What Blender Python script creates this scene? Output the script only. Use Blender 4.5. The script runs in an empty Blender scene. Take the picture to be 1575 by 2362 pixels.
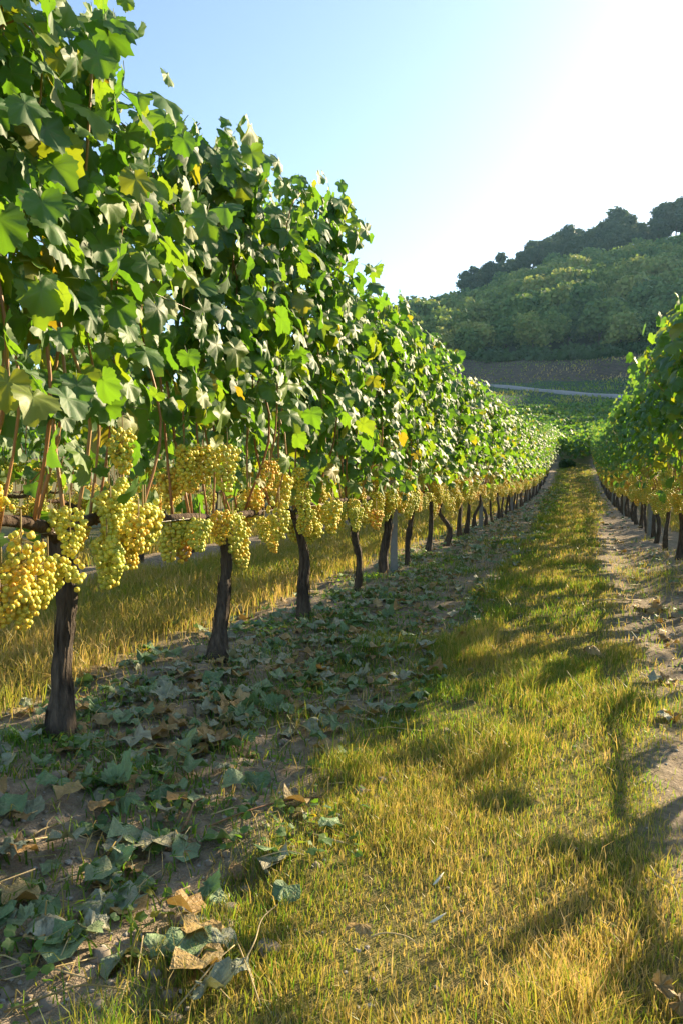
import bpy, math, random
import numpy as np
from mathutils import Matrix, Vector

SC = bpy.context.scene
COL = SC.collection
R_ = math.radians
EYE = 0.82

# ------------------------------------------------------------------ camera, sky, sun, exposure
cam_d = bpy.data.cameras.new("camera")
cam = bpy.data.objects.new("camera", cam_d)
COL.objects.link(cam)
cam.location = (0.0, 0.0, EYE)
cam.rotation_euler = (R_(90 - 2.5), 0, R_(17.2))
cam_d.sensor_width = 36
cam_d.lens = 26.8
cam_d.clip_start = 0.05
cam_d.clip_end = 3000
SC.camera = cam

SUN_AZ, SUN_EL = R_(33), R_(24)
SUN_DIR = Vector((math.sin(SUN_AZ) * math.cos(SUN_EL), math.cos(SUN_AZ) * math.cos(SUN_EL), math.sin(SUN_EL)))

world = bpy.data.worlds.new("World")
SC.world = world
world.use_nodes = True
wn = world.node_tree
wn.nodes.clear()
sky = wn.nodes.new("ShaderNodeTexSky")
sky.sky_type = 'NISHITA'
sky.sun_disc = False
sky.sun_elevation = SUN_EL
sky.sun_rotation = SUN_AZ
sky.altitude = 200
sky.air_density = 1.0
sky.dust_density = 1.0
sky.ozone_density = 1.5
bg = wn.nodes.new("ShaderNodeBackground")
bg.inputs['Strength'].default_value = 0.098
wo = wn.nodes.new("ShaderNodeOutputWorld")
wn.links.new(sky.outputs[0], bg.inputs['Color'])
wn.links.new(bg.outputs[0], wo.inputs['Surface'])

sun_d = bpy.data.lights.new("sun", 'SUN')
sun_d.energy = 5.0
sun_d.angle = R_(0.53)
sun_d.color = (1.0, 0.80, 0.51)
sun = bpy.data.objects.new("sun", sun_d)
COL.objects.link(sun)
sun.rotation_euler = (-SUN_DIR).to_track_quat('-Z', 'Y').to_euler()
sun.location = SUN_DIR * 300

SC.view_settings.view_transform = 'Standard'
SC.view_settings.look = 'None'
SC.view_settings.gamma = 1
SC.view_settings.use_curve_mapping = False
SC.view_settings.exposure = 1.65
SC.cycles.use_denoising = True
SC.cycles.max_bounces = 8
SC.cycles.diffuse_bounces = 4
SC.cycles.transmission_bounces = 5
SC.cycles.volume_bounces = 0

# ------------------------------------------------------------------ numeric helpers
rng = np.random.default_rng(7)


def hash2(ix, iy, seed):
    h = (ix.astype(np.int64) * 374761393 + iy.astype(np.int64) * 668265263 + seed * 1442695041) & 0xFFFFFFFF
    h = ((h ^ (h >> 13)) * 1274126177) & 0xFFFFFFFF
    h = h ^ (h >> 16)
    return (h & 0xFFFFFF) / float(0xFFFFFF)


def vnoise(x, y, seed=0):
    x = np.asarray(x, float); y = np.asarray(y, float)
    ix = np.floor(x); iy = np.floor(y)
    fx = x - ix; fy = y - iy
    fx = fx * fx * (3 - 2 * fx); fy = fy * fy * (3 - 2 * fy)
    a = hash2(ix, iy, seed); b = hash2(ix + 1, iy, seed)
    c = hash2(ix, iy + 1, seed); d = hash2(ix + 1, iy + 1, seed)
    return (a * (1 - fx) + b * fx) * (1 - fy) + (c * (1 - fx) + d * fx) * fy


def fbm(x, y, seed=0, octv=3):
    s = 0; a = 0.5
    for k in range(octv):
        s = s + a * (vnoise(x * 2 ** k, y * 2 ** k, seed + k * 17) - 0.5)
        a *= 0.5
    return s


def sstep(a, b, v):
    t = np.clip((v - a) / (b - a), 0, 1)
    return t * t * (3 - 2 * t)


X_LEFT, X_RIGHT = -1.48, 0.95
SPACING = 0.98


def ridge(beta_deg):  # unseen part right of the view is raised to shade the far field
    return np.interp(beta_deg, [-90, -40, -25, -16, -12.4, -7.4, -0.8, 6.8, 15, 20, 25, 32, 60, 90],
                     [12, 22, 33, 44, 50, 56, 68, 70, 80, 92, 101.5, 102, 90, 70])


def macro(x, y):
    x = np.asarray(x, float); y = np.asarray(y, float)
    yy = np.maximum(y, 0)
    R = np.hypot(x, yy)
    b = np.degrees(np.arctan2(x, np.maximum(yy, 1e-6)))
    near = np.interp(R, [0, 20, 28, 36, 45, 55, 65, 78, 92, 105, 118, 122, 128, 135],
                     [0, 0, .15, .6, 1.5, 3.1, 5.0, 7.3, 9.9, 12.5, 15.2, 16.4, 19.0, 21])
    side = np.interp(b, [-90, -40, -16, 90], [.25, .5, 1, 1])
    hill = np.interp(R, [135, 150, 165, 190, 220, 250, 275, 330, 600], [0, .11, .26, .48, .72, .92, 1.0, .9, .2])
    return near * side + hill * (ridge(b) - 21 * side)


def height(x, y):
    x = np.asarray(x, float); y = np.asarray(y, float)
    z = macro(x, y)
    R = np.hypot(x, y)
    fade = 1 / (1 + (R / 14) ** 2)
    for xr in (X_LEFT, X_RIGHT, X_LEFT - 2.43):
        z = z + 0.035 * np.exp(-((x - xr) / 0.33) ** 2) * (R < 60)
    z = z - 0.02 * np.exp(-((x + 0.86) / 0.2) ** 2) * fade - 0.035 * np.exp(-((x - 0.5) / 0.2) ** 2) * fade
    soil = 1 - 0.85 * np.exp(-((x + 0.15) / 0.45) ** 4)
    z = z + fade * soil * (0.085 * fbm(x * 2.3, y * 2.3, 3, 3) + 0.06 * fbm(x * 8, y * 8, 5, 2))
    z = z + 1.5 * sstep(60, 140, R) * fbm(x / 9, y / 9, 9, 2)
    return z


def hz(x, y):
    return float(height(np.array([x]), np.array([y]))[0])


# ------------------------------------------------------------------ mesh helpers
def mk_mesh(name, V, F, mats, smooth=True, attrs=None, matidx=None):
    """V (n,3); F (m,k) int array with constant k, or list of such arrays"""
    me = bpy.data.meshes.new(name)
    V = np.asarray(V, np.float32)
    Fs = F if isinstance(F, list) else [F]
    Fs = [np.asarray(f, np.int32) for f in Fs if len(f)]
    nl = sum(f.size for f in Fs); nf = sum(len(f) for f in Fs)
    me.vertices.add(len(V)); me.vertices.foreach_set("co", V.ravel())
    me.loops.add(nl); me.polygons.add(nf)
    me.loops.foreach_set("vertex_index", np.concatenate([f.ravel() for f in Fs]))
    starts = []; tot = 0
    for f in Fs:
        starts.append(tot + np.arange(len(f)) * f.shape[1]); tot += f.size
    me.polygons.foreach_set("loop_start", np.concatenate(starts).astype(np.int32))
    if matidx is not None:
        me.polygons.foreach_set("material_index", np.asarray(matidx, np.int32))
    me.update(calc_edges=True)
    me.polygons.foreach_set("use_smooth", np.full(nf, smooth, bool))
    if attrs:
        for k, v in attrs.items():
            at = me.attributes.new(k, 'FLOAT', 'POINT')
            at.data.foreach_set("value", np.asarray(v, np.float32))
    for m in (mats if isinstance(mats, (list, tuple)) else [mats]):
        me.materials.append(m)
    me.validate()
    return me


def link(name, me, parent=None, M=None):
    o = bpy.data.objects.new(name, me)
    COL.objects.link(o)
    if parent is not None:
        o.parent = parent
    if M is not None:
        o.matrix_basis = M
    return o


def tag(o, label=None, cat=None, group=None, kind=None):
    if label: o['label'] = label
    if cat: o['category'] = cat
    if group: o['group'] = group
    if kind: o['kind'] = kind
    return o


def empty(name, loc):
    o = bpy.data.objects.new(name, None)
    COL.objects.link(o)
    o.empty_display_size = 0.1
    o.location = loc
    return o


class Acc:
    """collects vertices and triangles"""
    def __init__(self):
        self.V = []; self.F = []; self.n = 0; self.A = []

    def add(self, V, F, a=0.0):
        self.V.append(np.asarray(V, float)); self.F.append(np.asarray(F, int) + self.n)
        self.n += len(V)
        self.A.append(np.full(len(V), a) if np.isscalar(a) else np.asarray(a, float))

    def mesh(self, name, mat, smooth=True, attr=None):
        return mk_mesh(name, np.concatenate(self.V), np.concatenate(self.F), mat, smooth,
                       {attr: np.concatenate(self.A)} if attr else None)


def tube(P, rad, sides=6, cap=True, bark=0.0, seed=0):
    P = np.asarray(P, float); n = len(P)
    rad = np.broadcast_to(np.asarray(rad, float), (n,))
    T = np.gradient(P, axis=0); T /= np.linalg.norm(T, axis=1)[:, None] + 1e-9
    ref = np.array([0, 0, 1.0]) if abs(T[:, 2]).mean() < .7 else np.array([1.0, 0, 0])
    U = np.cross(T, ref); U /= np.linalg.norm(U, axis=1)[:, None] + 1e-9
    W = np.cross(T, U)
    a = np.arange(sides) / sides * 2 * np.pi
    rr = np.ones((n, sides))
    if bark:
        L = np.concatenate([[0], np.cumsum(np.linalg.norm(np.diff(P, axis=0), axis=1))])
        aa, ll = np.meshgrid(a, L)
        rr = 1 + bark * 2 * (fbm(np.cos(aa) * 3 + 10, np.sin(aa) * 3 + ll * 3.5 + 5, seed, 3)
                             + 0.9 * (vnoise(aa * sides / 6.283 * .55, ll * 7, seed + 5) - .5))
    V = P[:, None, :] + (U[:, None, :] * np.cos(a)[None, :, None] + W[:, None, :] * np.sin(a)[None, :, None]) * (rad[:, None] * rr)[:, :, None]
    V = V.reshape(-1, 3)
    i = np.arange(n - 1)[:, None] * sides; j = np.arange(sides)[None, :]; j2 = (j + 1) % sides
    q = np.stack([i + j, i + j2, i + sides + j2, i + sides + j], -1).reshape(-1, 4)
    F = np.concatenate([q[:, [0, 1, 2]], q[:, [0, 2, 3]]])
    if cap:
        V = np.concatenate([V, P[:1], P[-1:]])
        c0, c1 = len(V) - 2, len(V) - 1
        jj = np.arange(sides); jn = (jj + 1) % sides
        F = np.concatenate([F, np.stack([np.full(sides, c0), jn, jj], -1),
                            np.stack([np.full(sides, c1), (n - 1) * sides + jj, (n - 1) * sides + jn], -1)])
    return V, F


def spline(ctrl, n):
    ctrl = np.asarray(ctrl, float)
    t = np.linspace(0, len(ctrl) - 1, n)
    P = np.concatenate([[2 * ctrl[0] - ctrl[1]], ctrl, [2 * ctrl[-1] - ctrl[-2]]])
    k = np.minimum(t.astype(int), len(ctrl) - 2); u = (t - k)[:, None]
    p0, p1, p2, p3 = P[k], P[k + 1], P[k + 2], P[k + 3]
    return 0.5 * (2 * p1 + (p2 - p0) * u + (2 * p0 - 5 * p1 + 4 * p2 - p3) * u ** 2 + (3 * p1 - p0 - 3 * p2 + p3) * u ** 3)


# ------------------------------------------------------------------ materials
class NT:
    def __init__(self, name):
        self.m = bpy.data.materials.new(name); self.m.use_nodes = True
        self.t = self.m.node_tree; self.t.nodes.clear()
        self.out = self.t.nodes.new("ShaderNodeOutputMaterial")

    def n(self, typ, **kw):
        nd = self.t.nodes.new(typ)
        for k, v in kw.items():
            if k.startswith('_'): setattr(nd, k[1:], v)
            else: self.set(nd.inputs[k.replace('__', ' ')], v)
        return nd

    def set(self, sock, v):
        if isinstance(v, bpy.types.NodeSocket): self.t.links.new(v, sock)
        elif isinstance(v, bpy.types.Node): self.t.links.new(v.outputs[0], sock)
        else: sock.default_value = v

    def math(self, op, a, b=0.0, clamp=False):
        nd = self.t.nodes.new("ShaderNodeMath"); nd.operation = op; nd.use_clamp = clamp
        self.set(nd.inputs[0], a); self.set(nd.inputs[1], b)
        return nd.outputs[0]

    def mix(self, f, a, b, mode='MIX'):
        nd = self.t.nodes.new("ShaderNodeMix"); nd.data_type = 'RGBA'; nd.blend_type = mode
        self.set(nd.inputs[0], f)
        for s, v in ((nd.inputs[6], a), (nd.inputs[7], b)):
            self.set(s, (*v, 1) if isinstance(v, tuple) and len(v) == 3 else v)
        return nd.outputs[2]

    def ramp(self, f, stops, interp='LINEAR'):
        nd = self.t.nodes.new("ShaderNodeValToRGB"); nd.color_ramp.interpolation = interp
        el = nd.color_ramp.elements
        while len(el) > 1: el.remove(el[-1])
        for i, (p, c) in enumerate(stops):
            e = el[0] if i == 0 else el.new(p)
            e.position = p; e.color = (*c, 1) if len(c) == 3 else c
        self.set(nd.inputs[0], f)
        return nd.outputs[0]

    def noise(self, scale, detail=3, vec=None, rough=.55):
        nd = self.t.nodes.new("ShaderNodeTexNoise")
        nd.inputs['Scale'].default_value = scale; nd.inputs['Detail'].default_value = detail
        nd.inputs['Roughness'].default_value = rough
        if vec is not None: self.set(nd.inputs['Vector'], vec)
        return nd.outputs[0]

    def attr(self, name):
        nd = self.t.nodes.new("ShaderNodeAttribute"); nd.attribute_name = name
        return nd.outputs['Fac']

    def bump(self, h, strength, dist):
        nd = self.t.nodes.new("ShaderNodeBump")
        nd.inputs['Strength'].default_value = strength; nd.inputs['Distance'].default_value = dist
        self.set(nd.inputs['Height'], h)
        return nd.outputs[0]

    def finish(self, sh):
        self.t.links.new(sh.outputs[0] if isinstance(sh, bpy.types.Node) else sh, self.out.inputs['Surface'])
        return self.m


def thin_shader(T, front, trans, mixf, rough, spec, nrm=None):
    p = T.n("ShaderNodeBsdfPrincipled", Base__Color=front, Roughness=rough)
    p.inputs['Specular IOR Level'].default_value = spec
    tr = T.n("ShaderNodeBsdfTranslucent", Color=trans)
    if nrm is not None:
        T.t.links.new(nrm, p.inputs['Normal'])
    mx = T.n("ShaderNodeMixShader", Fac=mixf)
    T.t.links.new(p.outputs[0], mx.inputs[1]); T.t.links.new(tr.outputs[0], mx.inputs[2])
    return mx


def leaf_material():
    T = NT("vine_leaf")
    oi = T.n("ShaderNodeObjectInfo")
    r = T.math('FRACT', T.math('ADD', oi.outputs['Random'], T.attr('tone')))
    sep = T.n("ShaderNodeSeparateColor"); T.t.links.new(oi.outputs['Color'], sep.inputs[0])
    r = T.math('ADD', T.math('MULTIPLY', r, sep.outputs[0]), T.math('MULTIPLY', T.math('SUBTRACT', 1.0, sep.outputs[0]), T.math('ADD', .955, T.math('MULTIPLY', r, .045))))
    front = T.ramp(r, [(0, (.032, .10, .030)), (.45, (.050, .135, .030)), (.72, (.080, .18, .028)), (.90, (.13, .23, .025)),
                       (.975, (.19, .24, .022)), (.995, (.26, .23, .03))])
    trans = T.ramp(r, [(0, (.18, .42, .02)), (.45, (.24, .50, .02)), (.72, (.34, .56, .02)), (.90, (.42, .56, .02)),
                       (.975, (.56, .58, .02)), (.995, (.64, .46, .02))])
    geo = T.n("ShaderNodeNewGeometry")
    back = T.mix(.6, front, (.15, .21, .10))
    tex = T.n("ShaderNodeTexCoord")
    nz = T.noise(14, 3, geo.outputs['Position'])
    base = T.mix(geo.outputs['Backfacing'], front, back)
    base = T.mix(T.math('MULTIPLY', nz, .5), base, (.10, .15, .06))
    sp = T.math('MULTIPLY', T.math('GREATER_THAN', T.noise(38, 3, geo.outputs['Position'], .7), .66), .55)
    base = T.mix(sp, base, (.16, .13, .04))
    v = T.math('MULTIPLY', T.math('POWER', T.attr('vein'), 7.0), .55)
    base = T.mix(v, base, (.22, .28, .10))
    trc = T.mix(T.math('MULTIPLY', v, .8), trans, (.10, .2, .02))
    nb = T.bump(T.math('ADD', T.math('MULTIPLY', T.noise(90, 2, geo.outputs['Position']), .6), T.math('MULTIPLY', T.attr('vein'), .5)), .3, .004)
    return T.finish(thin_shader(T, base, trc, .37, T.math('ADD', .44, T.math('MULTIPLY', nz, .25)), .6, nb))


def litter_material(name, stops, trans=(.2, .2, .06)):
    T = NT(name)
    oi = T.n("ShaderNodeObjectInfo")
    r = T.math('FRACT', T.math('ADD', oi.outputs['Random'], T.attr('tone')))
    geo = T.n("ShaderNodeNewGeometry")
    c = T.ramp(r, stops)
    nz = T.noise(35, 4, geo.outputs['Position'])
    c = T.mix(T.math('MULTIPLY', T.math('POWER', nz, 2.0), 1.2), c, (.13, .09, .05))
    c = T.mix(T.math('MULTIPLY', T.math('POWER', T.attr('vein'), 7.0), .5), c, (.30, .31, .20))
    nb = T.bump(T.math('ADD', T.noise(120, 2, geo.outputs['Position']), T.attr('vein')), .8, .008)
    return T.finish(thin_shader(T, c, (*trans, 1), .2, .55, .4, nb))


def grass_material():
    T = NT("grass_blade")
    r = T.attr('tone')
    c = T.ramp(r, [(0, (.045, .12, .018)), (.35, (.10, .17, .022)), (.6, (.22, .23, .04)), (.8, (.46, .36, .11)), (1, (.64, .48, .22))])
    tr = T.ramp(r, [(0, (.14, .36, .02)), (.35, (.30, .44, .03)), (.6, (.50, .46, .05)), (.8, (.62, .46, .10)), (1, (.66, .46, .15))])
    return T.finish(thin_shader(T, c, tr, .42, .45, .45))


def bark_material(name, c0, c1, scale=1.0):
    T = NT(name)
    tc = T.n("ShaderNodeTexCoord")
    mp = T.n("ShaderNodeMapping"); mp.inputs['Scale'].default_value = (60 * scale, 60 * scale, 9 * scale)
    T.t.links.new(tc.outputs['Object'], mp.inputs['Vector'])
    n1 = T.noise(1.0, 5, mp.outputs[0], .65)
    n2 = T.noise(7, 3, tc.outputs['Object'])
    c = T.ramp(n1, [(.3, c0), (.55, tuple((a + b) / 2 for a, b in zip(c0, c1))), (.75, c1)])
    c = T.mix(T.math('MULTIPLY', n2, .6), c, c0)
    p = T.n("ShaderNodeBsdfPrincipled", Base__Color=c, Roughness=.85)
    p.inputs['Specular IOR Level'].default_value = .25
    T.t.links.new(T.bump(n1, 1.0, .03), p.inputs['Normal'])
    return T.finish(p)


def cane_material():
    T = NT("cane_bark")
    oi = T.n("ShaderNodeObjectInfo")
    geo = T.n("ShaderNodeNewGeometry")
    c = T.ramp(oi.outputs['Random'], [(0, (.30, .13, .05)), (.5, (.40, .20, .08)), (1, (.50, .32, .14))])
    c = T.mix(T.math('MULTIPLY', T.noise(25, 3, geo.outputs['Position']), .7), c, (.20, .09, .04))
    p = T.n("ShaderNodeBsdfPrincipled", Base__Color=c, Roughness=.5)
    return T.finish(p)


def berry_material():
    T = NT("grape_skin")
    oi = T.n("ShaderNodeObjectInfo")
    sep = T.n("ShaderNodeSeparateColor"); T.t.links.new(oi.outputs['Color'], sep.inputs[0])
    r = T.math('ADD', T.math('MULTIPLY', sep.outputs[0], .8),
               T.math('MULTIPLY', T.math('SUBTRACT', T.math('FRACT', T.math('ADD', oi.outputs['Random'], T.attr('tone'))), .4), .5), True)
    geo = T.n("ShaderNodeNewGeometry")
    c = T.ramp(r, [(0, (.46, .55, .09)), (.4, (.64, .62, .09)), (.7, (.80, .60, .07)), (.92, (.74, .41, .05)), (1, (.5, .23, .04))])
    c = T.mix(T.math('MULTIPLY', T.math('POWER', T.noise(60, 3, geo.outputs['Position']), 3.0), 1.4), c, (.30, .20, .05))
    p = T.n("ShaderNodeBsdfPrincipled", Base__Color=c, Roughness=.5)
    p.inputs['Subsurface Weight'].default_value = .6
    p.inputs['Subsurface Radius'].default_value = (1.0, .75, .2)
    p.inputs['Subsurface Scale'].default_value = .008
    p.inputs['Specular IOR Level'].default_value = .45
    return T.finish(p)


def plain(name, c, rough=.7, metal=0.0, nscale=20, var=.4):
    T = NT(name)
    geo = T.n("ShaderNodeNewGeometry")
    nz = T.noise(nscale, 4, geo.outputs['Position'])
    cc = T.mix(T.math('MULTIPLY', nz, var * 2, True), c, tuple(v * .45 for v in c))
    p = T.n("ShaderNodeBsdfPrincipled", Base__Color=cc, Roughness=rough, Metallic=metal)
    T.t.links.new(T.bump(nz, .4, .01), p.inputs['Normal'])
    return T.finish(p)


def ground_material():
    T = NT("vineyard_ground")
    geo = T.n("ShaderNodeNewGeometry")
    pos = geo.outputs['Position']
    zone = T.attr('grassy'); far = T.attr('farland')
    n1 = T.noise(3.0, 4, pos); n2 = T.noise(30, 5, pos, .65); n3 = T.noise(220, 2, pos)
    soil = T.ramp(n2, [(.28, (.14, .105, .07)), (.5, (.29, .23, .165)), (.68, (.40, .33, .25)), (.8, (.50, .43, .35))])
    soil = T.mix(T.math('MULTIPLY', n1, .5), soil, (.17, .135, .10))
    soil = T.mix(T.math('MULTIPLY', T.math('GREATER_THAN', n3, .68), .45), soil, (.5, .46, .40))
    gr = T.ramp(n2, [(.3, (.06, .075, .02)), (.5, (.13, .125, .035)), (.7, (.27, .20, .075))])
    c = T.mix(T.math('MULTIPLY', zone, .9), soil, gr)
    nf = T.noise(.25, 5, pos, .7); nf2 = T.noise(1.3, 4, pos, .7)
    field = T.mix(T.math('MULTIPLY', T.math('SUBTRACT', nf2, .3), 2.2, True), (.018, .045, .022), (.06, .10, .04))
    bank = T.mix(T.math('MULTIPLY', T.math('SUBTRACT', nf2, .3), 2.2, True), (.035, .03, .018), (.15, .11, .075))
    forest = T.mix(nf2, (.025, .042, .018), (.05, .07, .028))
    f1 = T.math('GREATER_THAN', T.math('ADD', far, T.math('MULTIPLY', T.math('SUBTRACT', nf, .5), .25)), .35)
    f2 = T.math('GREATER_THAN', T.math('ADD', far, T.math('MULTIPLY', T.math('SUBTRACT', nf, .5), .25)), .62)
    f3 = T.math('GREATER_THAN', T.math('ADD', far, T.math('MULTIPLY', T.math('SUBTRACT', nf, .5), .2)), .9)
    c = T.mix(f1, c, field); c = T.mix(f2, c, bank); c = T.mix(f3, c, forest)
    p = T.n("ShaderNodeBsdfPrincipled", Base__Color=c, Roughness=.95)
    p.inputs['Specular IOR Level'].default_value = .15
    h = T.math('ADD', n2, T.math('MULTIPLY', n3, .35))
    T.t.links.new(T.bump(h, .8, .02), p.inputs['Normal'])
    return T.finish(p)


def tree_leaf_material(name, stops, tstops):
    T = NT(name)
    oi = T.n("ShaderNodeObjectInfo")
    f = T.math('FRACT', T.math('ADD', T.math('MULTIPLY', T.attr('tone'), .45), oi.outputs['Random']))
    f2 = T.math('ADD', T.math('MULTIPLY', oi.outputs['Random'], .6), T.math('MULTIPLY', T.attr('tone'), .4))
    return T.finish(thin_shader(T, T.ramp(f2, stops), T.ramp(f2, tstops), .35, .6, .3))


M_LEAF = leaf_material()
M_LIT = {
    'green': litter_material("fallen_leaf_green", [(0, (.10, .23, .10)), (.5, (.19, .34, .16)), (1, (.31, .41, .22))], (.12, .25, .05)),
    'pale': litter_material("fallen_leaf_pale", [(0, (.28, .35, .24)), (.5, (.37, .42, .30)), (1, (.50, .48, .34))]),
    'tan': litter_material("fallen_leaf_tan", [(0, (.30, .18, .07)), (.5, (.42, .28, .10)), (1, (.50, .38, .17))], (.4, .25, .06)),
}
M_GRASS = grass_material()
M_BARK = bark_material("vine_bark", (.03, .024, .02), (.24, .19, .15))
M_CORDON = bark_material("cordon_bark", (.06, .04, .03), (.24, .17, .12))
M_CANE = cane_material()
M_BERRY = berry_material()
M_RACHIS = plain("grape_stem", (.30, .22, .07))
M_GROUND = ground_material()
M_ROAD = plain("pale_gravel_road", (.34, .32, .29), .9, 0, .8, .35)
M_POST = plain("galvanised_post", (.30, .31, .32), .55, .5, 30, .4)
M_WIRE = plain("trellis_wire", (.35, .34, .32), .4, .7)
M_DECID = tree_leaf_material("broadleaf_crown", [(0, (.045, .115, .035)), (.35, (.11, .20, .05)), (.7, (.24, .30, .07)), (1, (.36, .35, .10))],
                             [(0, (.10, .22, .04)), (.5, (.26, .36, .05)), (1, (.46, .44, .10))])
M_PINE = tree_leaf_material("pine_crown", [(0, (.03, .065, .03)), (.6, (.06, .10, .045)), (1, (.11, .14, .055))],
                            [(0, (.03, .07, .02)), (1, (.09, .13, .03))])
M_TRUNK = plain("tree_bark", (.12, .09, .07), .9, 0, 3)
M_DARKBUSH = tree_leaf_material("bush_leaf", [(0, (.025, .07, .02)), (1, (.05, .10, .03))], [(0, (.06, .18, .02)), (1, (.14, .25, .03))])
M_STRAW = plain("dry_straw", (.52, .40, .20), .6, 0, 40, .25)
M_TWIG = plain("dry_vine_twig", (.30, .16, .08), .7, 0, 40, .35)
M_STONE = plain("small_stones", (.40, .37, .33), .85, 0, 60, .3)
M_CLOD = plain("soil_clod", (.30, .245, .185), .95, 0, 45, .35)
M_CHAFF = plain("pale_chaff", (.72, .68, .55), .6, 0, 60, .1)

# ------------------------------------------------------------------ ground
def axis(fine0, fine1, step, lo, hi, g):
    a = list(np.arange(fine0, fine1, step)); s = step
    v = a[-1]
    while v < hi:
        s = min(s * g, 9.0); v += s; a.append(v)
    s = step; v = a[0]; pre = []
    while v > lo:
        s = min(s * g, 12.0); v -= s; pre.append(v)
    return np.array(pre[::-1] + a)


gx = axis(-2.4, 1.3, .028, -450, 450, 1.07)
gy = axis(.6, 4.6, .028, -60, 560, 1.035)
GX, GY = np.meshgrid(gx, gy)
GZ = height(GX, GY)
nx_, ny_ = len(gx), len(gy)
idx = np.arange(nx_ * ny_).reshape(ny_, nx_)
quads = np.stack([idx[:-1, :-1], idx[:-1, 1:], idx[1:, 1:], idx[1:, :-1]], -1).reshape(-1, 4)


def grassy_mask(x, y):
    """how thickly grass covers a spot, 0..1"""
    w = fbm(x * 1.4, y * .9, 21, 3) * .34
    far = sstep(10, 26, y)
    a = sstep(-.78 - .45 * far, -.52 - .4 * far, x + w * .6) * (1 - sstep(.12 + .4 * far, .36 + .55 * far, x + w))
    b = sstep(-3.62, -3.3, x + w) * (1 - sstep(-2.15, -1.8, x + w * 1.2))
    c = (.32 + .3 * (x > .2)) * sstep(.05, .25, fbm(x * 1.1 + 40, y * 1.1, 31, 2)) * (x > -2.3) * (x < 1.6)
    d = sstep(1.3, 1.6, x + w) * (1 - sstep(2.9, 3.1, x))
    e = ((x < -4.3) & (x > -6)) * 1.0 + (x > 3.8) + (x < -6.8)
    return np.clip(np.maximum.reduce([a, b, c, d, e * 1.0]), 0, 1)


RR = np.hypot(GX, np.maximum(GY, 0))
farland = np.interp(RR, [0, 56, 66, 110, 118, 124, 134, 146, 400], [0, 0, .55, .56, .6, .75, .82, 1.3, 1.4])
gm = grassy_mask(GX, GY)
me = mk_mesh("ground", np.stack([GX, GY, GZ], -1).reshape(-1, 3), quads, M_GROUND, True,
             {'grassy': gm.ravel(), 'farland': farland.ravel()})
GO = tag(link("ground", me), kind='structure')
GO.cycles.shadow_terminator_geometry_offset = .5
GO.cycles.shadow_terminator_offset = .25

# pale road across the foot of the hill
bb = np.linspace(-30, 40, 120)
Rr = np.interp(bb, [-30, -7.5, -3, 4, 20, 40], [130, 119, 107, 90, 82, 78]) 
cx, cy = Rr * np.sin(np.radians(bb)), Rr * np.cos(np.radians(bb))
tx, ty = np.gradient(cx), np.gradient(cy); tl = np.hypot(tx, ty); nxn, nyn = -ty / tl, tx / tl
rows = []
zc_ = height(cx, cy)
for k, (off, dz) in enumerate(((-1.45, -.25), (-1.25, .14), (0, .18), (1.25, .14), (1.45, -.25))):
    px, py = cx + nxn * off, cy + nyn * off
    rows.append(np.stack([px, py, np.maximum(zc_, height(px, py)) * .5 + zc_ * .5 + dz], -1))
V = np.stack(rows, 1).reshape(-1, 3)
ii = np.arange(119)[:, None] * 5; jj = np.arange(4)[None, :]
q = np.stack([ii + jj, ii + jj + 1, ii + jj + 6, ii + jj + 5], -1).reshape(-1, 4)
tag(link("gravel_road", mk_mesh("gravel_road", V, q, M_ROAD)), kind='structure')

# ------------------------------------------------------------------ hill wood
def blob_crown(r_, blobs, n, size, seed, flat=1.0):
    A = Acc()
    rg = np.random.default_rng(seed)
    w = np.array([b[3] ** 2 for b in blobs]); w = w / w.sum()
    bi = rg.choice(len(blobs), n, p=w)
    B = np.array(blobs)[bi]
    d = rg.normal(size=(n, 3)); d /= np.linalg.norm(d, axis=1)[:, None]
    rad = B[:, 3] * (0.45 + .78 * rg.random(n))
    C = B[:, :3] + d * rad[:, None] * np.array([1, 1, flat])
    nrm = d + rg.normal(size=(n, 3)) * .55; nrm /= np.linalg.norm(nrm, axis=1)[:, None]
    u = np.cross(nrm, rg.normal(size=(n, 3))); u /= np.linalg.norm(u, axis=1)[:, None]
    v = np.cross(nrm, u)
    s = size * (.6 + .8 * rg.random(n))[:, None]
    P = np.stack([C - u * s - v * s * .4, C + u * s * .2 - v * s * .8, C + u * s - v * s * .1 + nrm * s * .2, C + u * s * .1 + v * s, C - u * s * .7 + v * s * .6 - nrm * s * .2], 1).reshape(-1, 3)
    k = np.arange(n)[:, None] * 5
    F = np.concatenate([k + [0, 1, 2], k + [0, 2, 3], k + [0, 3, 4]])
    return P, F, np.repeat(rg.random(n), 5)


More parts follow.
